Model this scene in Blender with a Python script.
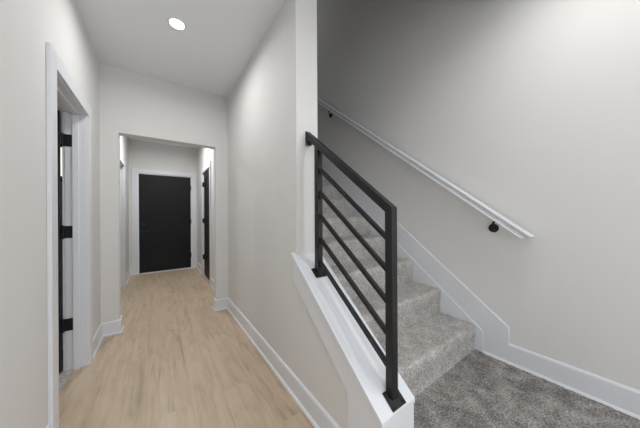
import bpy, bmesh, math, random
from mathutils import Vector, Matrix, noise
random.seed(7)
SC = bpy.context.scene
COL = SC.collection
for o in list(bpy.data.objects):
    bpy.data.objects.remove(o)

# ------------------------------------------------------------------ camera
F_PX, YAW, ROLL, CAM_H = 231.083, math.radians(35.228), -0.00546, 1.2
cam_data = bpy.data.cameras.new('camera')
cam_data.sensor_width = 36.0
cam_data.lens = 36.0 * F_PX / 640.0
cam_data.shift_x = -0.529 / 640.0
cam_data.clip_start = 0.02
cam = bpy.data.objects.new('camera', cam_data)
COL.objects.link(cam)
cam.matrix_world = (Matrix.Translation((0, 0, CAM_H)) @ Matrix.Rotation(-YAW, 4, 'Z')
                    @ Matrix.Rotation(math.pi / 2, 4, 'X') @ Matrix.Rotation(ROLL, 4, 'Z'))
SC.camera = cam

# ------------------------------------------------------------------ world, exposure
SC.view_settings.view_transform = 'Standard'
SC.view_settings.look = 'None'
SC.view_settings.gamma = 1.0
SC.view_settings.use_curve_mapping = False
SC.view_settings.exposure = -0.02
world = bpy.data.worlds.new('world')
SC.world = world
world.use_nodes = True
wn = world.node_tree.nodes['Background']
wn.inputs[0].default_value = (0.75, 0.86, 1.0, 1)
wn.inputs[1].default_value = 3.0

WARM = (1.0, 0.995, 0.985)
P_HALL, P_VEST, P_LAND, P_FILL_BACK, P_FILL_UP, P_FILL_ROOM = 8.2, 20.0, 5.4, 2.0, 5.0, 9.0
P_NEAR = 7.5
P_FILL_WINDOW = 5.0
P_FILL_SIDE = 34.0


def lamp(name, loc, power, size=0.096, color=WARM, rot=(0, 0, 0), shape='DISK', size_y=None, spread=180):
    d = bpy.data.lights.new(name, 'AREA')
    d.shape = shape
    d.size = size
    if size_y:
        d.size_y = size_y
    d.energy = power
    d.color = color
    d.spread = math.radians(spread)
    o = bpy.data.objects.new(name, d)
    o.location = loc
    o.rotation_euler = rot
    COL.objects.link(o)
    return o


# unseen area lights added behind the camera to fill the hall
lamp('daylight', (0.75, -3.5, 1.475), P_FILL_WINDOW, 1.6, (1.0, 0.99, 0.97), (math.pi / 2, 0, 0), 'RECTANGLE', 1.35)
lamp('daylight_side', (1.86, -1.95, 1.4), P_FILL_SIDE, 1.8, (1.0, 0.99, 0.97), (math.pi / 2, 0, math.pi / 2), 'RECTANGLE', 1.7)  # added side fill, aimed towards the left wall

# ------------------------------------------------------------------ measurements of the place
WL, WR = -0.462, 0.742          # hall walls
WX = 0.910                      # stair side of the stair wall
XS = 1.940                      # far wall of the stairwell
DE = 3.119                      # wall that closes the hall with a cased opening
DV = 5.93                      # entry wall
HC = 2.703                      # ceiling
OL, OR, HO = -0.321, 0.599, 2.045
VR = 0.745
LAND = 0.19
RISE, RUN = 0.197, 0.254
STEP0 = 0.735
BH = 0.135
TW = 0.115
YB = -3.6                       # back of the room behind


# ------------------------------------------------------------------ materials
def new_mat(name, color, rough=0.5, metal=0.0, spec=0.5):
    m = bpy.data.materials.new(name)
    m.use_nodes = True
    b = m.node_tree.nodes['Principled BSDF']
    b.inputs['Base Color'].default_value = (*color, 1)
    b.inputs['Roughness'].default_value = rough
    b.inputs['Metallic'].default_value = metal
    b.inputs['Specular IOR Level'].default_value = spec
    return m, m.node_tree.nodes, m.node_tree.links, b


def bumpy(name, color, rough, scale, strength, dist=0.001, vary=0.0, spec=0.5, metal=0.0):
    m, n, l, b = new_mat(name, color, rough, metal, spec)
    tc = n.new('ShaderNodeTexCoord')
    t = n.new('ShaderNodeTexNoise')
    t.inputs['Scale'].default_value = scale
    t.inputs['Detail'].default_value = 4
    l.new(tc.outputs['Object'], t.inputs['Vector'])
    bp = n.new('ShaderNodeBump')
    bp.inputs['Strength'].default_value = strength
    bp.inputs['Distance'].default_value = dist
    l.new(t.outputs['Fac'], bp.inputs['Height'])
    l.new(bp.outputs['Normal'], b.inputs['Normal'])
    if vary:
        t2 = n.new('ShaderNodeTexNoise')
        t2.inputs['Scale'].default_value = 1.7
        l.new(tc.outputs['Object'], t2.inputs['Vector'])
        r = n.new('ShaderNodeValToRGB')
        r.color_ramp.elements[0].color = (*[c * (1 - vary) for c in color], 1)
        r.color_ramp.elements[1].color = (*[min(1, c * (1 + vary)) for c in color], 1)
        l.new(t2.outputs['Fac'], r.inputs['Fac'])
        l.new(r.outputs['Color'], b.inputs['Base Color'])
    return m


M_WALL = bumpy('wall_paint', (0.738, 0.733, 0.720), 0.75, 260, 0.15, 0.0006, 0.012, 0.3)
M_CEIL = bumpy('ceiling_paint', (0.83, 0.85, 0.885), 0.9, 180, 0.15, 0.0006, 0, 0.2)
M_TRIM = bumpy('trim_paint', (0.765, 0.785, 0.82), 0.32, 30, 0.04, 0.0006, 0, 0.5)
M_DOOR = bumpy('black_door_paint', (0.0095, 0.0097, 0.011), 0.5, 60, 0.05, 0.0006, spec=0.25)
M_STEEL = bumpy('black_powder_coat', (0.0105, 0.0105, 0.0115), 0.42, 500, 0.2, 0.0006, spec=0.4)
M_BLACK = bumpy('black_hardware', (0.008, 0.0085, 0.010), 0.45, 300, 0.05, spec=0.35)


def emit(name, color, strength):
    m = bpy.data.materials.new(name)
    m.use_nodes = True
    n = m.node_tree.nodes
    n.remove(n['Principled BSDF'])
    e = n.new('ShaderNodeEmission')
    e.inputs[0].default_value = (*color, 1)
    e.inputs[1].default_value = strength
    m.node_tree.links.new(e.outputs[0], n['Material Output'].inputs[0])
    return m


M_LENS = emit('lamp_lens', (1, 0.97, 0.93), 14)


def wood_floor():
    m, n, l, b = new_mat('light_oak_planks', (0.5, 0.4, 0.3), 0.42)
    tc = n.new('ShaderNodeTexCoord')
    mp = n.new('ShaderNodeMapping')
    mp.inputs['Rotation'].default_value = (0, 0, math.pi / 2)
    l.new(tc.outputs['Object'], mp.inputs['Vector'])
    br = n.new('ShaderNodeTexBrick')
    br.offset = 0.37
    br.inputs['Scale'].default_value = 1
    br.inputs['Brick Width'].default_value = 1.22
    br.inputs['Row Height'].default_value = 0.18
    br.inputs['Mortar Size'].default_value = 0.0008
    br.inputs['Mortar Smooth'].default_value = 0.3
    br.inputs['Color1'].default_value = (0, 0, 0, 1)
    br.inputs['Color2'].default_value = (1, 1, 1, 1)
    br.inputs['Mortar'].default_value = (0.5, 0.5, 0.5, 1)
    l.new(mp.outputs['Vector'], br.inputs['Vector'])
    # shift the grain from plank to plank
    sh = n.new('ShaderNodeVectorMath')
    sh.operation = 'MULTIPLY_ADD'
    sh.inputs[1].default_value = (13.7, 5.1, 0)
    l.new(br.outputs['Color'], sh.inputs[0])
    l.new(tc.outputs['Object'], sh.inputs[2])

    def grain(sx, sy, detail, dist):
        mm = n.new('ShaderNodeMapping')
        mm.inputs['Scale'].default_value = (sx, sy, 1)
        l.new(sh.outputs['Vector'], mm.inputs['Vector'])
        t = n.new('ShaderNodeTexNoise')
        t.inputs['Scale'].default_value = 1
        t.inputs['Detail'].default_value = detail
        t.inputs['Distortion'].default_value = dist
        l.new(mm.outputs['Vector'], t.inputs['Vector'])
        return t
    g1 = grain(26, 1.6, 6, 0.7)
    g2 = grain(110, 5, 3, 0.2)
    g3 = grain(8, 2.2, 3, 1.6)
    mix = n.new('ShaderNodeMath'); mix.operation = 'MULTIPLY_ADD'
    l.new(g2.outputs['Fac'], mix.inputs[0]); mix.inputs[1].default_value = 0.25
    l.new(g1.outputs['Fac'], mix.inputs[2])
    mix2 = n.new('ShaderNodeMath'); mix2.operation = 'MULTIPLY_ADD'
    l.new(g3.outputs['Fac'], mix2.inputs[0]); mix2.inputs[1].default_value = 0.75
    l.new(mix.outputs[0], mix2.inputs[2])
    tone = n.new('ShaderNodeSeparateColor')
    l.new(br.outputs['Color'], tone.inputs[0])
    mix3 = n.new('ShaderNodeMath'); mix3.operation = 'MULTIPLY_ADD'
    l.new(tone.outputs[0], mix3.inputs[0]); mix3.inputs[1].default_value = 0.12
    l.new(mix2.outputs[0], mix3.inputs[2])
    r = n.new('ShaderNodeValToRGB')
    e = r.color_ramp.elements
    e[0].position = 0.58; e[0].color = (0.385, 0.295, 0.203, 1)
    e[1].position = 1.0; e[1].color = (0.58, 0.458, 0.34, 1)
    a = e.new(0.78); a.color = (0.50, 0.392, 0.277, 1)
    sc = n.new('ShaderNodeMath'); sc.operation = 'MULTIPLY'; sc.inputs[1].default_value = 0.82
    l.new(mix3.outputs[0], sc.inputs[0])
    l.new(sc.outputs[0], r.inputs['Fac'])
    dark = n.new('ShaderNodeMix'); dark.data_type = 'RGBA'
    l.new(br.outputs['Fac'], dark.inputs[0])
    l.new(r.outputs['Color'], dark.inputs[6])
    dark.inputs[7].default_value = (0.45, 0.35, 0.255, 1)
    l.new(dark.outputs[2], b.inputs['Base Color'])
    bp = n.new('ShaderNodeBump')
    bp.inputs['Strength'].default_value = 0.12
    bp.inputs['Distance'].default_value = 0.001
    l.new(mix2.outputs[0], bp.inputs['Height'])
    l.new(bp.outputs['Normal'], b.inputs['Normal'])
    return m


def carpet(name, lo, mid, hi, fine=130, patch=0.22):
    m, n, l, b = new_mat(name, mid, 0.95, 0, 0.1)
    b.inputs['Sheen Weight'].default_value = 0.15
    tc = n.new('ShaderNodeTexCoord')
    t = n.new('ShaderNodeTexNoise'); t.inputs['Scale'].default_value = fine; t.inputs['Detail'].default_value = 5
    t.inputs['Roughness'].default_value = 0.7
    l.new(tc.outputs['Object'], t.inputs['Vector'])
    t2 = n.new('ShaderNodeTexNoise'); t2.inputs['Scale'].default_value = 14; t2.inputs['Detail'].default_value = 3
    l.new(tc.outputs['Object'], t2.inputs['Vector'])
    a = n.new('ShaderNodeMath'); a.operation = 'MULTIPLY_ADD'; a.inputs[1].default_value = patch
    l.new(t2.outputs['Fac'], a.inputs[0]); l.new(t.outputs['Fac'], a.inputs[2])
    r = n.new('ShaderNodeValToRGB')
    e = r.color_ramp.elements
    c0 = 0.5 + 0.5 * patch
    e[0].position = c0 - 0.16; e[0].color = (*lo, 1)
    e[1].position = c0 + 0.16; e[1].color = (*hi, 1)
    q = e.new(c0); q.color = (*mid, 1)
    l.new(a.outputs[0], r.inputs['Fac'])
    l.new(r.outputs['Color'], b.inputs['Base Color'])
    bp = n.new('ShaderNodeBump'); bp.inputs['Strength'].default_value = 0.8; bp.inputs['Distance'].default_value = 0.006
    l.new(t.outputs['Fac'], bp.inputs['Height'])
    l.new(bp.outputs['Normal'], b.inputs['Normal'])
    return m


M_WOOD = wood_floor()
M_CARPET_LANDING_SHADED = carpet('grey_carpet_landing', (0.10, 0.092, 0.085), (0.27, 0.25, 0.235), (0.52, 0.495, 0.47), 110, 0.45)  # same carpet as the steps, with darker shading painted into its colour
M_CARPET = carpet('grey_carpet', (0.215, 0.203, 0.188), (0.475, 0.455, 0.428), (0.75, 0.725, 0.69))


def glass():
    m, n, l, b = new_mat('window_glass', (1, 1, 1), 0.0)
    b.inputs['Transmission Weight'].default_value = 1
    b.inputs['IOR'].default_value = 1.1
    return m


M_GLASS = glass()


# ------------------------------------------------------------------ mesh helpers
def obj(name, bm, mat, parent=None, smooth=False, bevel=0.0, seg=2):
    me = bpy.data.meshes.new(name)
    bmesh.ops.recalc_face_normals(bm, faces=bm.faces)
    bm.to_mesh(me)
    bm.free()
    me.materials.append(mat)
    if smooth:
        for p in me.polygons:
            p.use_smooth = True
    o = bpy.data.objects.new(name, me)
    COL.objects.link(o)
    if parent:
        o.parent = parent
    if bevel:
        md = o.modifiers.new('bevel', 'BEVEL')
        md.width = bevel
        md.segments = seg
        md.limit_method = 'ANGLE'
        md.angle_limit = math.radians(35)
    return o


def box(bm, x0, x1, y0, y1, z0, z1):
    v = [bm.verts.new((x, y, z)) for x in (x0, x1) for y in (y0, y1) for z in (z0, z1)]
    for f in ((0, 1, 3, 2), (4, 6, 7, 5), (0, 4, 5, 1), (2, 3, 7, 6), (0, 2, 6, 4), (1, 5, 7, 3)):
        bm.faces.new([v[i] for i in f])


def prism(bm, pts, a, b, axis='X'):
    """closed outline pts in the plane across `axis`, extruded from a to b"""
    def mk(p, t):
        return {'X': (t, p[0], p[1]), 'Y': (p[0], t, p[1]), 'Z': (p[0], p[1], t)}[axis]
    A = [bm.verts.new(mk(p, a)) for p in pts]
    B = [bm.verts.new(mk(p, b)) for p in pts]
    n = len(pts)
    for i in range(n):
        j = (i + 1) % n
        bm.faces.new((A[i], A[j], B[j], B[i]))
    bm.faces.new(A[::-1])
    bm.faces.new(B)


def sweep(bm, outline, p0, p1, up=Vector((0, 0, 1))):
    """outline of (side, up) pairs carried from p0 to p1"""
    p0, p1 = Vector(p0), Vector(p1)
    d = (p1 - p0).normalized()
    s = d.cross(up).normalized()
    u = s.cross(d).normalized()
    A = [bm.verts.new(p0 + s * a + u * b) for a, b in outline]
    B = [bm.verts.new(p1 + s * a + u * b) for a, b in outline]
    n = len(outline)
    for i in range(n):
        j = (i + 1) % n
        bm.faces.new((A[i], A[j], B[j], B[i]))
    bm.faces.new(A[::-1])
    bm.faces.new(B)


def cyl(bm, p0, p1, r0, r1=None, n=24):
    r1 = r0 if r1 is None else r1
    sweep_r = [(math.cos(2 * math.pi * k / n), math.sin(2 * math.pi * k / n)) for k in range(n)]
    p0, p1 = Vector(p0), Vector(p1)
    d = (p1 - p0).normalized()
    up = Vector((0, 0, 1)) if abs(d.z) < 0.9 else Vector((0, 1, 0))
    s = d.cross(up).normalized(); u = s.cross(d)
    A = [bm.verts.new(p0 + (s * a + u * b) * r0) for a, b in sweep_r]
    B = [bm.verts.new(p1 + (s * a + u * b) * r1) for a, b in sweep_r]
    for i in range(n):
        j = (i + 1) % n
        bm.faces.new((A[i], A[j], B[j], B[i]))
    bm.faces.new(A[::-1]); bm.faces.new(B)


def tube(bm, pts, r, n=12):
    """round bar along a list of points"""
    pts = [Vector(p) for p in pts]
    rings = []
    for i, p in enumerate(pts):
        d = (pts[min(i + 1, len(pts) - 1)] - pts[max(i - 1, 0)]).normalized()
        up = Vector((0, 0, 1)) if abs(d.z) < 0.95 else Vector((1, 0, 0))
        s = d.cross(up).normalized(); u = s.cross(d)
        rings.append([bm.verts.new(p + (s * math.cos(2 * math.pi * k / n) + u * math.sin(2 * math.pi * k / n)) * r) for k in range(n)])
    for a, b in zip(rings, rings[1:]):
        for i in range(n):
            j = (i + 1) % n
            bm.faces.new((a[i], a[j], b[j], b[i]))
    bm.faces.new(rings[0][::-1]); bm.faces.new(rings[-1])


def structure(o, label=None):
    o['kind'] = 'structure'
    if label:
        o['label'] = label
    return o


def empty(name, loc=(0, 0, 0), label=None, cat=None, group=None, kind=None):
    o = bpy.data.objects.new(name, None)
    o.location = loc
    o.empty_display_size = 0.1
    COL.objects.link(o)
    if label: o['label'] = label
    if cat: o['category'] = cat
    if group: o['group'] = group
    if kind: o['kind'] = kind
    return o


def child(o, root):
    """parent a mesh written in world coordinates to a thing placed at its base"""
    o.parent = root
    o.matrix_parent_inverse = Matrix.Translation(-Vector(root.location))
    return o


def wall_box(name, *boxes, mat=None):
    bm = bmesh.new()
    for b in boxes:
        box(bm, *b)
    return structure(obj(name, bm, mat or M_WALL))


# ------------------------------------------------------------------ floor, carpet, ceiling
bm = bmesh.new()
box(bm, -0.545, 0.80, YB, DV, -0.05, 0)
box(bm, 0.80, XS, YB, -0.35, -0.05, 0)
structure(obj('floor', bm, M_WOOD), 'light oak plank floor')


def pile(p, amp):
    a = noise.noise(p * 75.0) + 0.9 * noise.noise(p * 140.0) + 0.15 * noise.noise(p * 17.0)
    return a * amp


def carpet_sheet(bm, rows, x0, x1, dx, amp):
    """rows: profile points (y, z, ny, nz, weight); grid across x"""
    nx = max(1, int((x1 - x0) / dx))
    grid = []
    for (y, z, ny, nz, w) in rows:
        r = []
        for i in range(nx + 1):
            x = x0 + (x1 - x0) * i / nx
            h = pile(Vector((x, y, z)), amp) * w
            if i == 0 or i == nx:
                h -= 0.006 * w
            r.append(bm.verts.new((x, y + ny * h, z + nz * h)))
        grid.append(r)
    for a, b in zip(grid, grid[1:]):
        for i in range(nx):
            bm.faces.new((a[i], a[i + 1], b[i + 1], b[i]))
    return grid


# landing one step above the hall, carpeted
bm = bmesh.new()
rows = []
ny = 190
for k in range(ny + 1):
    y = -0.35 + (STEP0 + 0.01 + 0.35) * k / ny
    rows.append((y, LAND, 0, 1, 1))
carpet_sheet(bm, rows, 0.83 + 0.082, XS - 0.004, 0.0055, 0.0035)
o = structure(obj('floor_landing', bm, M_CARPET_LANDING_SHADED, smooth=True), 'grey carpeted landing at the foot of the stairs')
bm = bmesh.new()
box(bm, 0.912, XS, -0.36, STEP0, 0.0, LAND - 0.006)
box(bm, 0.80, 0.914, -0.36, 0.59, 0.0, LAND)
sub = obj('landing_base', bm, M_CARPET_LANDING_SHADED, bevel=0.015, seg=3)
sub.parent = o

# bedroom carpet beyond the left door
bm = bmesh.new()
box(bm, -4.2, -0.545, 0.2, DE, -0.05, 0.006)
structure(obj('floor_bedroom', bm, M_CARPET), 'grey bedroom carpet seen through the open left door')
bm = bmesh.new()
box(bm, -4.2, -0.545, DE + 0.0, DV + 0.2, -0.05, 0.0)
box(bm, VR - 0.05, 1.9, DE, DV + 0.2, -0.06, -0.001)
structure(obj('floor_side_rooms', bm, M_WOOD))

bm = bmesh.new()
box(bm, WL - 0.02, WX, YB, DV + 0.1, HC, HC + 0.12)
box(bm, WX, XS + 0.1, YB, 0.60, HC, HC + 0.30)
box(bm, -4.2, WL - 0.02, 0.2, DV + 0.1, HC, HC + 0.12)
box(bm, VR + TW, 1.9, 4.35, DV + 0.1, 2.30, 2.35)
structure(obj('ceiling', bm, M_CEIL))
bm = bmesh.new()
box(bm, 0.5, XS + 0.2, 0.5, 5.6, 5.4, 5.5)
structure(obj('ceiling_upper', bm, M_CEIL))

# ------------------------------------------------------------------ walls
DY0, DY1, DH = 1.861, 2.587, 2.000       # left door opening
VY0, VY1 = 4.28, 5.09                    # side doors of the entry
wall_box('wall_left',
         (WL - TW, WL, YB, DY0, 0, HC), (WL - TW, WL, DY1, VY0, 0, HC), (WL - TW, WL, DY0, DY1, DH, HC),
         (WL - TW, WL, VY1, DV, 0, HC), (WL - TW, WL, VY0, VY1, 2.02, HC))
RY0, RY1 = 4.34, 5.13
wall_box('wall_right',
         (VR, VR + TW, DE, RY0, 0, HC), (VR, VR + TW, RY1, DV, 0, HC), (VR, VR + TW, RY0, RY1, 2.02, HC))
wall_box('wall_stair', (WR, WX, 1.32, DE + 0.02, 0, 5.4))
# lower part of the stair wall that carries the railing: sloped top
S = 0.767
def cap_z(y): return 0.380 + S * (y - 0.6)
bm = bmesh.new()
prism(bm, [(0.618, 0), (1.32, 0), (1.32, cap_z(1.32) - 0.02), (0.618, cap_z(0.618) - 0.02)], WR, WX)
structure(obj('wall_knee', bm, M_WALL), 'low sloped wall under the black railing')
wall_box('wall_hall_end', (WL, OL, DE, DE + TW, 0, HC), (OR, VR, DE + 0.021, DE + TW, 0, HC), (OR, WR, DE, DE + 0.021, 0, HC),
         (OL, OR, DE, DE + TW, HO, HC))
wall_box('wall_entry', (WL - TW, -0.325, DV, DV + 0.15, 0, HC), (0.633, 1.9, DV, DV + 0.15, 0, HC),
         (-0.325, 0.633, DV, DV + 0.15, 2.05, HC))
wall_box('wall_stairwell', (XS, XS + 0.12, YB, -2.9, -0.05, 5.5), (XS, XS + 0.12, -1.0, 5.5, -0.05, 5.5),
         (XS, XS + 0.12, -2.9, -1.0, -0.05, 0.5), (XS, XS + 0.12, -2.9, -1.0, 2.3, 5.5))
wall_box('wall_upper', (WR, XS, 5.0, 5.12, 2.6, 5.5), (WX, XS, 0.60, 0.72, HC + 0.30, 5.5), (WR, WX, 0.5, 1.32, HC + 0.12, 5.5),
         (WR, WX, DE + 0.02, 5.1, HC + 0.12, 5.5))
# room behind the camera, with an opening added for fill light
wall_box('wall_back', (WL - TW, -0.1, YB - 0.12, YB, 0, HC), (1.6, XS, YB - 0.12, YB, 0, HC),
         (-0.1, 1.6, YB - 0.12, YB, 2.2, HC), (-0.1, 1.6, YB - 0.12, YB, 0, 0.75))
wall_box('wall_bedroom', (-4.2, WL - TW, 3.00, 3.115, 0, HC),
         (-4.2, -4.1, 0.2, 3.115, 0, HC), (-4.2, WL - TW, 0.1, 0.2, 0, HC))
wall_box('wall_side_rooms', (-2.2, -2.1, 3.2, DV, 0, HC), (1.88, 1.90, 4.35, DV, 0, 2.30), (VR + TW, 1.9, 4.25, 4.35, 0, 2.30),
         (-2.2, WL - TW, 3.6, 3.7, 0, HC), (-2.2, WL - TW, DV, DV + 0.1, 0, HC))


def added_window(n, x0, x1, y, z0, z1, t=0.05):
    w = empty('window_%d' % n, ((x0 + x1) / 2, y, z0), kind='structure')
    bm = bmesh.new()
    for b in ((x0, x0 + t), (x1 - t, x1)):
        box(bm, b[0], b[1], y - 0.05, y + 0.05, z0, z1)
    box(bm, x0 + t, x1 - t, y - 0.05, y + 0.05, z0, z0 + t)
    box(bm, x0 + t, x1 - t, y - 0.05, y + 0.05, z1 - t, z1)
    child(obj('window_frame', bm, M_TRIM), w)
    bm = bmesh.new()
    box(bm, x0 + t, x1 - t, y - 0.003, y + 0.003, z0 + t, z1 - t)
    child(obj('pane', bm, M_GLASS), w)


added_window(1, -0.1, 1.6, YB - 0.06, 0.75, 2.2)  # unseen opening, added because the hall needed fill light
w = empty('window_2', (XS + 0.06, -1.95, 0.5), kind='structure')  # second unseen opening, added along with the side fill
bm = bmesh.new()
for b in ((-2.9, -2.85, 0.5, 2.3), (-1.05, -1.0, 0.5, 2.3), (-2.85, -1.05, 0.5, 0.55), (-2.85, -1.05, 2.25, 2.3)):
    box(bm, XS + 0.01, XS + 0.11, *b)
child(obj('window_frame', bm, M_TRIM), w)
bm = bmesh.new()
box(bm, XS + 0.057, XS + 0.063, -2.85, -1.05, 0.55, 2.25)
child(obj('pane', bm, M_GLASS), w)


# ------------------------------------------------------------------ trim
def base_outline():
    # (out from wall, up): flat board with an eased top edge
    return [(0, 0), (0.014, 0), (0.014, BH - 0.012), (0.010, BH - 0.002), (0.006, BH), (0, BH)]


SHOE = [(0.013, 0), (0.026, 0), (0.026, 0.006), (0.022, 0.014), (0.013, 0.019)]


def baseboard(name, runs, z=0.0, shoe=True):
    """runs: (x0, y0, x1, y1, nx, ny[, m0, m1]) with n the direction out of the wall;
    m = 1 carries a mitre round an outside corner, -1 trims it into an inside corner"""
    bm = bmesh.new()
    for run in runs:
        x0, y0, x1, y1, nx, ny = run[:6]
        m0, m1 = run[6:] if len(run) > 6 else (0, 0)
        d = Vector((x1 - x0, y1 - y0)).normalized()
        for out in ([base_outline(), SHOE] if shoe else [base_outline()]):
            A = [bm.verts.new((x0 + nx * a - d.x * a * m0, y0 + ny * a - d.y * a * m0, z + b)) for a, b in out]
            B = [bm.verts.new((x1 + nx * a + d.x * a * m1, y1 + ny * a + d.y * a * m1, z + b)) for a, b in out]
            k = len(out)
            for i in range(k):
                j = (i + 1) % k
                bm.faces.new((A[i], A[j], B[j], B[i]))
            bm.faces.new(A[::-1]); bm.faces.new(B)
    return structure(obj(name, bm, M_TRIM))


CW, CT = 0.09, 0.018
baseboard('baseboard_left', [(WL, YB, WL, DY0 - CW, 1, 0), (WL, DY1 + CW, WL, DE, 1, 0, 0, -1)])
baseboard('baseboard_right', [(WR, 0.818, WR, DE, -1, 0, 0, -1)])
baseboard('baseboard_hall_end', [(WL, DE, OL, DE, 0, -1, -1, 1), (OL, DE, OL, DE + TW, 1, 0, 1, 1), (WL, DE + TW, OL, DE + TW, 0, 1, -1, 1),
                                 (OR, DE, WR, DE, 0, -1, 1, -1), (OR, DE, OR, DE + TW, -1, 0, 1, 1), (OR, DE + TW, VR, DE + TW, 0, 1, 1, -1)])
baseboard('baseboard_entry', [(WL, DE + TW, WL, VY0 - CW, 1, 0, -1, 0), (WL, VY1 + CW, WL, DV, 1, 0, 0, -1), (VR, DE + TW, VR, RY0 - CW, -1, 0, -1, 0),
                              (VR, RY1 + CW, VR, DV, -1, 0, 0, -1), (WL, DV, -0.325 - CW, DV, 0, -1, -1, 0), (0.633 + CW, DV, VR, DV, 0, -1, 0, -1)])
baseboard('baseboard_stairwell', [(XS, -0.35, XS, 0.690, -1, 0)], z=LAND - 0.006)
baseboard('baseboard_behind', [(XS, YB, XS, -0.36, -1, 0), (WL, YB, XS, YB, 0, 1)])


def casing_x(bm, x, d, y0, y1, h, w=CW, t=CT, rev=0.0):
    """casing on a wall of constant x, sticking out by t towards d"""
    a, b = (x, x + d * t) if d > 0 else (x + d * t, x)
    box(bm, a, b, y0 - w, y0, 0, h + w)
    box(bm, a, b, y1, y1 + w, 0, h + w)
    box(bm, a, b, y0, y1, h, h + w)


def jamb_x(bm, xa, xb, y0, y1, h, t=0.004, stop=None):
    box(bm, xa, xb, y0 - 0.001, y0 + t, 0, h)
    box(bm, xa, xb, y1 - t, y1 + 0.001, 0, h)
    box(bm, xa, xb, y0 + t, y1 - t, h - t, h + 0.001)
    if stop:
        s0, s1 = stop
        box(bm, s0, s1, y0 + t, y0 + t + 0.011, 0, h - t)
        box(bm, s0, s1, y1 - t - 0.011, y1 - t, 0, h - t)
        box(bm, s0, s1, y0 + t + 0.011, y1 - t - 0.011, h - t - 0.011, h - t)


# left bedroom door casing and jamb
bm = bmesh.new()
casing_x(bm, WL, 1, DY0, DY1, DH)
casing_x(bm, WL - TW, -1, DY0, DY1, DH)
jamb_x(bm, WL - TW - 0.004, WL + 0.001, DY0, DY1, DH, stop=(-0.538, -0.503))
structure(obj('trim_1', bm, M_TRIM, bevel=0.002), 'white casing round the open left door')
# entry, left opening
bm = bmesh.new()
casing_x(bm, WL, 1, VY0, VY1, 2.02, w=0.08)
jamb_x(bm, WL - TW - 0.004, WL + 0.001, VY0, VY1, 2.02, stop=(-0.54, -0.505))
structure(obj('trim_2', bm, M_TRIM, bevel=0.002))
# entry, right opening
bm = bmesh.new()
casing_x(bm, VR, -1, RY0, RY1, 2.02)
jamb_x(bm, VR - 0.001, VR + TW + 0.004, RY0, RY1, 2.02, stop=(VR + 0.057, VR + 0.085))
structure(obj('trim_3', bm, M_TRIM, bevel=0.002))
# front door casing
bm = bmesh.new()
fx0, fx1, fz = -0.325, 0.633, 2.05
box(bm, fx0 - CW, fx0, DV - CT, DV, 0, fz + CW)
box(bm, fx1, fx1 + CW, DV - CT, DV, 0, fz + CW)
box(bm, fx0, fx1, DV - CT, DV, fz, fz + CW)
box(bm, fx0 - 0.001, fx0 + 0.016, DV - 0.002, DV + 0.14, 0, fz)
box(bm, fx1 - 0.016, fx1 + 0.001, DV - 0.002, DV + 0.14, 0, fz)
box(bm, fx0 + 0.016, fx1 - 0.016, DV - 0.002, DV + 0.14, fz - 0.016, fz + 0.001)
structure(obj('trim_4', bm, M_TRIM, bevel=0.002), 'white casing round the black entry door')

# knee wall: sloped cap, apron board, end boards
bm = bmesh.new()
th = 0.022
y0, y1 = 0.600, 1.32
prism(bm, [(y0, cap_z(y0)), (y1, cap_z(y1)), (y1, cap_z(y1) - th), (y0, cap_z(y0) - th)], WR - 0.030, WX + 0.024)
# the ear of the cap runs a little past the corner of the full wall
prism(bm, [(y1, cap_z(y1)), (y1 + 0.022, cap_z(y1 + 0.022)), (y1 + 0.022, cap_z(y1 + 0.022) - th), (y1, cap_z(y1) - th)], WR - 0.030, WR - 0.0005)
structure(obj('trim_5', bm, M_TRIM, bevel=0.003, seg=3), 'white sloped cap board under the railing')
bm = bmesh.new()
ab = 0.182
prism(bm, [(0.604, 0), (0.815, 0), (0.815, cap_z(0.815) - ab), (1.342, cap_z(1.342) - ab), (1.342, cap_z(1.342) - th), (0.604, cap_z(0.604) - th)],
      WR - 0.018, WR)
structure(obj('trim_6', bm, M_TRIM, bevel=0.002), 'white apron board down the side of the low wall')
bm = bmesh.new()
prism(bm, [(0.602, 0), (0.62, 0), (0.62, cap_z(0.62) - th), (0.602, cap_z(0.602) - th)], WR - 0.0182, WX + 0.018)
prism(bm, [(0.62, 0.0), (STEP0 + 0.02, 0.0), (STEP0 + 0.02, cap_z(STEP0 + 0.02) - th), (0.62, cap_z(0.62) - th)], WX, WX + 0.012)
prism(bm, [(STEP0 + 0.02, 0.19), (1.32, 0.6), (5.0, 0.6 + S * 3.68), (5.0, 1.05 + S * 3.68), (1.32, cap_z(1.32) - th), (STEP0 + 0.02, cap_z(STEP0 + 0.02) - th)], WX, WX + 0.012)
structure(obj('trim_7', bm, M_TRIM, bevel=0.002), 'white end board of the low wall')

# skirt boards along the stairwell wall
SS = RISE / RUN
def skirt_top(y): return 0.428 + SS * (y - 0.541)
bm = bmesh.new()
YE = 4.3
prism(bm, [(0.541, LAND), (0.541, skirt_top(0.541)), (YE, skirt_top(YE)), (YE, skirt_top(YE) - 0.198), (0.690, skirt_top(0.690) - 0.198), (0.690, LAND)],
      XS - 0.0142, XS)
structure(obj('trim_8', bm, M_TRIM, bevel=0.003, seg=3), 'white skirt board climbing beside the carpeted stairs')
bm = bmesh.new()
prism(bm, [(0.690, LAND), (0.690, skirt_top(0.690) - 0.198), (YE, skirt_top(YE) - 0.198), (YE, LAND)], XS - 0.022, XS)
structure(obj('trim_9', bm, M_TRIM, bevel=0.003, seg=3))


# ------------------------------------------------------------------ stairs
stairs = empty('staircase', (1.42, STEP0, LAND), 'straight flight of stairs covered in speckled grey carpet beside the white skirt board', 'stairs')
NSTEP = 13


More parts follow.
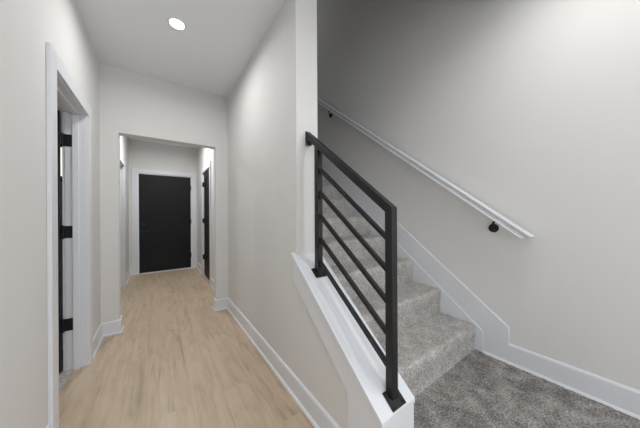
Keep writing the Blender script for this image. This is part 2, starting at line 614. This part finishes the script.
def step_rows(y, z0, z1, fine):
    rows = []
    dy = 0.006 * fine
    r = 0.026
    ov = 0.008                     # nosing stands proud of the riser
    n = int((z1 - z0 - r * 1.4) / dy)
    for k in range(n + 1):
        zz = z0 - 0.004 + (z1 - z0 - r * 1.6) * k / n
        q = max(0.0, (k / n - 0.45) / 0.55)
        rows.append((y + ov * (1 - q * q * (3 - 2 * q)), zz, -1, 0, 1))
    for k in range(1, 8):
        a = math.pi / 2 * k / 8
        rows.append((y + r - r * math.cos(a), z1 - r + r * math.sin(a), -math.cos(a), math.sin(a), 1))
    yb = y + RUN + 0.024
    n = int((yb - y - r) / dy)
    for k in range(n + 1):
        rows.append((y + r + (yb - y - r) * k / n, z1, 0, 1, 1))
    return rows


for k in range(NSTEP):
    y = STEP0 + RUN * k
    z0 = LAND + RISE * k
    z1 = z0 + RISE - 0.007
    fine = 1.0 if k < 3 else (1.6 if k < 7 else 4)
    bm = bmesh.new()
    rows = step_rows(y, z0, z1, fine)
    x0, x1 = WX + 0.006, XS - 0.0225
    g = carpet_sheet(bm, rows, x0, x1, 0.006 * fine, 0.0032)
    # side, back and bottom
    zb = z0 - 0.03 if k else LAND - 0.004
    yb = rows[-1][0]
    b = []
    for i in (0, -1):
        f0 = bm.verts.new((g[0][i].co.x, rows[0][0], zb))
        f1 = bm.verts.new((g[0][i].co.x, yb, zb))
        b.append((f0, f1))
        loop = [r[i] for r in g] + [f1, f0]
        bm.faces.new(loop if i else loop[::-1])
    bm.faces.new([b[0][0], b[0][1], b[1][1], b[1][0]])
    bm.faces.new([b[0][1]] + g[-1] + [b[1][1]])
    bm.faces.new(([b[0][0]] + g[0] + [b[1][0]])[::-1])
    o = obj('step', bm, M_CARPET, smooth=True)
    child(o, stairs)

# ------------------------------------------------------------------ railing
rail = empty('railing', (0.83, 0.6, cap_z(0.6)), 'black metal railing with sloped bars standing on the white cap of the low wall', 'railing')
PX = 0.828
SQ = 0.038
RS = 0.762


def rail_z(y): return 1.241 + RS * (y - 0.643)      # top of the top rail


def sq(w, h):
    return [(-w / 2, -h / 2), (w / 2, -h / 2), (w / 2, h / 2), (-w / 2, h / 2)]


cs = math.cos(math.atan(RS))
hv = SQ / cs
def post(y):
    bm = bmesh.new()
    a, b = y - SQ / 2, y + SQ / 2
    prism(bm, [(a, cap_z(a) + 0.004), (b, cap_z(b) + 0.004), (b, rail_z(b) - hv + 0.004), (a, rail_z(a) - hv + 0.004)], PX - SQ / 2, PX + SQ / 2)
    o = child(obj('post', bm, M_STEEL, bevel=0.003), rail)
    bm = bmesh.new()
    w = 0.043
    wl = 0.036
    yc = y - (0.012 if y < 1 else 0.006)
    c = Vector((PX, yc, cap_z(yc) + 0.004)); d = Vector((0, 1, S)).normalized()
    sweep(bm, sq(2 * w, 0.008), c - d * wl, c + d * wl)
    p = obj('base_plate', bm, M_STEEL, o, bevel=0.002)
    bm = bmesh.new()
    up = Vector((0, -S, 1)).normalized()
    for sx in (-1, 1):
        for sy in (-1, 1):
            bm = bmesh.new()
            q = c + Vector((sx * (w - 0.011), 0, 0)) + d * sy * (wl - 0.009) + up * 0.004
            cyl(bm, q, q + up * 0.003, 0.0055, 0.004, 12)
            obj('screw', bm, M_BLACK, o)
    return o


PY0, PY1 = 0.643, 1.194
post(PY0)
post(PY1)
bm = bmesh.new()
ya, yb = PY0 - SQ / 2, 1.318
prism(bm, [(ya, rail_z(ya)), (yb, rail_z(yb)), (yb, rail_z(yb) - hv), (ya, rail_z(ya) - hv)], PX - SQ / 2, PX + SQ / 2)
child(obj('top_rail', bm, M_STEEL, bevel=0.003), rail)
# short plate where the rail is fixed to the end of the wall
bm = bmesh.new()
box(bm, PX - SQ / 2, PX + SQ / 2, 1.290, 1.3195, rail_z(1.3) - hv - 0.036, rail_z(1.3) - hv + 0.012)
child(obj('wall_bracket', bm, M_STEEL, bevel=0.003), rail)
BARW = 0.0195
for k in range(1, 6):
    g = (rail_z(0) - hv / 2, )[0]
    top0 = rail_z(PY0) - hv / 2; bot0 = cap_z(PY0)
    top1 = rail_z(PY1) - hv / 2; bot1 = cap_z(PY1)
    za = top0 - 0.1400 * k
    zb = top1 - 0.1445 * k
    bm = bmesh.new()
    ya, yb = PY0 + SQ / 2 - 0.002, PY1 - SQ / 2 + 0.002
    sl = (zb - za) / (PY1 - PY0)
    sweep(bm, sq(BARW, BARW), (PX, ya, za + sl * (ya - PY0)), (PX, yb, za + sl * (yb - PY0)))
    child(obj('bar', bm, M_STEEL, bevel=0.0015), rail)

# ------------------------------------------------------------------ wall handrail
HX = 1.868
HS = 0.778
def hand_z(y): return 1.329 + HS * (y - 0.748)
hr = empty('handrail', (HX, 0.41, 1.0), 'white moulded wooden handrail on black brackets along the stairwell wall', 'handrail')
# across (out from wall is negative), up
prof = [(-0.031, -0.014), (-0.031, -0.005), (-0.027, -0.001), (0, 0), (0.027, -0.001), (0.031, -0.005), (0.031, -0.014), (0.024, -0.017),
        (0.020, -0.023), (0.018, -0.031), (0.019, -0.039), (0.022, -0.044), (0.025, -0.046), (0.025, -0.050), (-0.025, -0.050), (-0.025, -0.046),
        (-0.022, -0.044), (-0.019, -0.039), (-0.018, -0.031), (-0.020, -0.023), (-0.024, -0.017)]
bm = bmesh.new()
ys, ye = 0.398, 4.0
sweep(bm, prof, (HX, ys, hand_z(ys)), (HX, ye, hand_z(ye)))
bm.verts.ensure_lookup_table()
dd = Vector((0, 1, HS)).normalized()
for v, (a, b) in zip(bm.verts[:len(prof)], prof):
    v.co += dd * (-b) * 0.75          # the lower end is cut back
child(obj('rail', bm, M_TRIM, bevel=0.0012), hr)
for yb_ in (0.628, 2.487):
    zt = hand_z(yb_) - 0.049 / math.cos(math.atan(HS))
    zc = zt - 0.085 + 0.006
    bm = bmesh.new()
    cyl(bm, (XS, yb_, zc), (XS - 0.008, yb_, zc), 0.031, 0.029, 28)
    cyl(bm, (XS - 0.008, yb_, zc), (XS - 0.018, yb_, zc), 0.020, 0.012, 20)
    pts = [(XS - 0.01, yb_, zc), (XS - 0.024, yb_, zc + 0.004), (XS - 0.034, yb_, zc + 0.018), (XS - 0.044, yb_ - 0.018, zt - 0.030), (HX + 0.008, yb_ - 0.032, zt - 0.026)]
    tube(bm, pts, 0.0065)
    d = Vector((0, 1, HS)).normalized()
    c = Vector((HX, yb_ - 0.032, zt - 0.002 - 0.032 * HS))
    sweep(bm, sq(0.022, 0.004), c - d * 0.03, c + d * 0.03)
    child(obj('bracket', bm, M_BLACK, smooth=False, bevel=0.001), hr)


# ------------------------------------------------------------------ doors
def hinge_mesh(name, parent_root, x0, x1, y, z, h=0.094, normal=-1):
    """leaf lying on the jamb (constant y) with its knuckle"""
    bm = bmesh.new()
    box(bm, x0, x1, min(y, y + normal * 0.004), max(y, y + normal * 0.004), z - h / 2, z + h / 2)
    kx = x0 if abs(x0) > abs(x1) else x1
    cyl(bm, (kx, y + normal * 0.007, z - h / 2 - 0.004), (kx, y + normal * 0.007, z + h / 2 + 0.004), 0.007, None, 14)
    for zz in (-0.3, 0, 0.3):
        xm = (x0 + x1) / 2 + (0.006 if zz else -0.006)
        cyl(bm, (xm, y + normal * 0.004, z + zz * h), (xm, y + normal * 0.0055, z + zz * h), 0.004, 0.003, 10)
    return child(obj('hinge', bm, M_BLACK, bevel=0.002), parent_root)


def lever(root, x, y, z, dirx, out):
    """round rose with a straight lever, on a door face of constant y"""
    bm = bmesh.new()
    cyl(bm, (x, y, z), (x, y + out * 0.010, z), 0.032, 0.031, 28)
    cyl(bm, (x, y + out * 0.010, z), (x, y + out * 0.05, z), 0.011, 0.010, 16)
    box(bm, min(x - dirx * 0.012, x + dirx * 0.125), max(x - dirx * 0.012, x + dirx * 0.125), min(y + out * 0.040, y + out * 0.052), max(y + out * 0.040, y + out * 0.052), z - 0.010, z + 0.010)
    return child(obj('lever_handle', bm, M_BLACK, bevel=0.002), root)


# entry door, closed
d1 = empty('door_1', (0.154, DV, 0), 'closed flush black entry door at the end of the hall', kind='structure')
bm = bmesh.new()
box(bm, -0.306, 0.614, DV + 0.004, DV + 0.048, 0.016, 2.032)
child(obj('door_slab', bm, M_DOOR, bevel=0.003), d1)
bm = bmesh.new()
box(bm, -0.309, 0.617, DV - 0.022, DV + 0.12, 0.0, 0.018)
child(obj('threshold', bm, M_TRIM, bevel=0.004), d1)
lever(d1, -0.252, DV + 0.004, 0.87, 1, -1)
bm = bmesh.new()
cyl(bm, (-0.245, DV + 0.004, 1.0), (-0.245, DV - 0.012, 1.0), 0.031, 0.029, 28)
box(bm, -0.250, -0.240, DV - 0.028, DV - 0.012, 0.985, 1.015)
child(obj('deadbolt', bm, M_BLACK, bevel=0.002), d1)
for z in (1.80, 1.05, 0.30):
    bm = bmesh.new()
    cyl(bm, (0.6155, DV - 0.005, z - 0.05), (0.6155, DV - 0.005, z + 0.05), 0.008, None, 14)
    box(bm, 0.600, 0.6155, DV - 0.001, DV + 0.004, z - 0.05, z + 0.05)
    child(obj('hinge', bm, M_BLACK), d1)

# bedroom door, swung open into the room on the left
d2 = empty('door_2', (-0.60, DY1, 0), 'black bedroom door standing open beyond the left casing', kind='structure')
bm = bmesh.new()
hy = DY1 - 0.004
box(bm, -0.600 - 0.71, -0.600, hy - 0.036, hy - 0.001, 0.016, 1.99)
child(obj('door_slab', bm, M_DOOR, bevel=0.002), d2)
lever(d2, -1.255, hy - 0.036, 0.94, 1, -1)
for z in (1.779, 1.072, 0.357):
    hinge_mesh('hinge', d2, -0.590, -0.533, hy, z)

# closet door, swung open on the right of the entry
d3 = empty('door_3', (VR + 0.06, RY0, 0), 'black side door set back in its jamb at the right of the entry', kind='structure')
hy = RY1 - 0.004
sx = VR + 0.020
bm = bmesh.new()
ya, yb = RY0 + 0.006, RY1 - 0.006
box(bm, sx + 0.008, sx + 0.036, ya, yb, 0.012, 2.012)
for (a, b, c, d) in ((ya, ya + 0.11, 0.012, 2.012), (yb - 0.11, yb, 0.012, 2.012), (ya + 0.11, yb - 0.11, 0.012, 0.2), (ya + 0.11, yb - 0.11, 1.9, 2.012)):
    box(bm, sx, sx + 0.010, a, b, c, d)
child(obj('door_slab', bm, M_DOOR, bevel=0.001), d3)
bm = bmesh.new()
cyl(bm, (sx, RY0 + 0.07, 0.94), (sx - 0.010, RY0 + 0.07, 0.94), 0.032, 0.031, 28)
cyl(bm, (sx - 0.010, RY0 + 0.07, 0.94), (sx - 0.036, RY0 + 0.07, 0.94), 0.011, 0.010, 16)
box(bm, sx - 0.040, sx - 0.030, RY0 + 0.058, RY0 + 0.18, 0.93, 0.95)
child(obj('lever_handle', bm, M_BLACK, bevel=0.002), d3)
for z in (1.80, 1.08, 0.36):
    hinge_mesh('hinge', d3, VR - 0.010, sx + 0.002, hy, z)


# ------------------------------------------------------------------ recessed lamps
def downlight(x, y, label, power, z=HC, group='recessed ceiling lamps'):
    t = empty('recessed_light', (x, y, z), label, 'ceiling light', group)
    n = 40
    bm = bmesh.new()
    prf = [(0.066, 0.0), (0.065, -0.002), (0.060, -0.004), (0.053, -0.004), (0.049, -0.002)]
    rings = [[bm.verts.new((x + r * math.cos(2 * math.pi * k / n), y + r * math.sin(2 * math.pi * k / n), z + dz)) for k in range(n)] for r, dz in prf]
    for a, b in zip(rings, rings[1:]):
        for i in range(n):
            bm.faces.new((a[i], a[(i + 1) % n], b[(i + 1) % n], b[i]))
    child(obj('trim_ring', bm, M_TRIM, smooth=True), t)
    bm = bmesh.new()
    bm.faces.new([bm.verts.new((x + 0.0492 * math.cos(2 * math.pi * k / n), y + 0.0492 * math.sin(2 * math.pi * k / n), z - 0.003)) for k in range(n)][::-1])
    child(obj('lens', bm, M_LENS), t)
    lamp('lamp', (x, y, z - 0.0075), power, spread=168)
    return t


downlight(0.133, 2.134, 'lit round recessed lamp in the hall ceiling', P_HALL)
downlight(0.145, 4.55, 'recessed lamp in the entry ceiling beyond the opening', P_VEST)
downlight(1.42, 0.10, 'recessed lamp in the ceiling over the carpeted landing', P_LAND)
downlight(0.14, 0.0, 'recessed lamp in the hall ceiling above the camera', P_NEAR)
downlight(0.20, -2.3, 'recessed lamp in the ceiling near the back wall', P_FILL_BACK)  # unseen lamp added to light the hall from behind
downlight(1.42, -2.0, 'recessed lamp in the ceiling behind the landing', P_FILL_BACK)  # another unseen lamp, added as fill beyond the landing
downlight(-2.2, 1.6, 'recessed lamp in the bedroom ceiling', P_FILL_ROOM)  # unseen lamp added as fill in the adjoining bedroom
downlight(1.42, 4.0, 'recessed lamp in the upper ceiling over the stairs', P_FILL_UP, z=5.4)  # unseen lamp added for dim bounce high in the stairwell

# glowing wall lamp of the bedroom, seen in the gap between the open door and its jamb
sc = empty('wall_sconce', (-0.70, 3.0, 1.50), 'glowing slim wall lamp seen in the gap beside the open left door', 'wall lamp')
bm = bmesh.new()
box(bm, -0.735, -0.665, 2.985, 3.0, 1.50, 1.83)
child(obj('back_plate', bm, M_BLACK, bevel=0.003), sc)
bm = bmesh.new()
cyl(bm, (-0.70, 2.955, 1.54), (-0.70, 2.955, 1.79), 0.032, None, 24)
child(obj('lamp_tube', bm, emit('sconce_glow', (1, 0.97, 0.92), 1.6)), sc)
for z in (1.525, 1.79):
    bm = bmesh.new()
    cyl(bm, (-0.70, 2.955, z), (-0.70, 2.955, z + 0.015), 0.035, None, 24)
    box(bm, -0.71, -0.69, 2.955, 2.99, z, z + 0.015)
    child(obj('end_cap', bm, M_BLACK), sc)
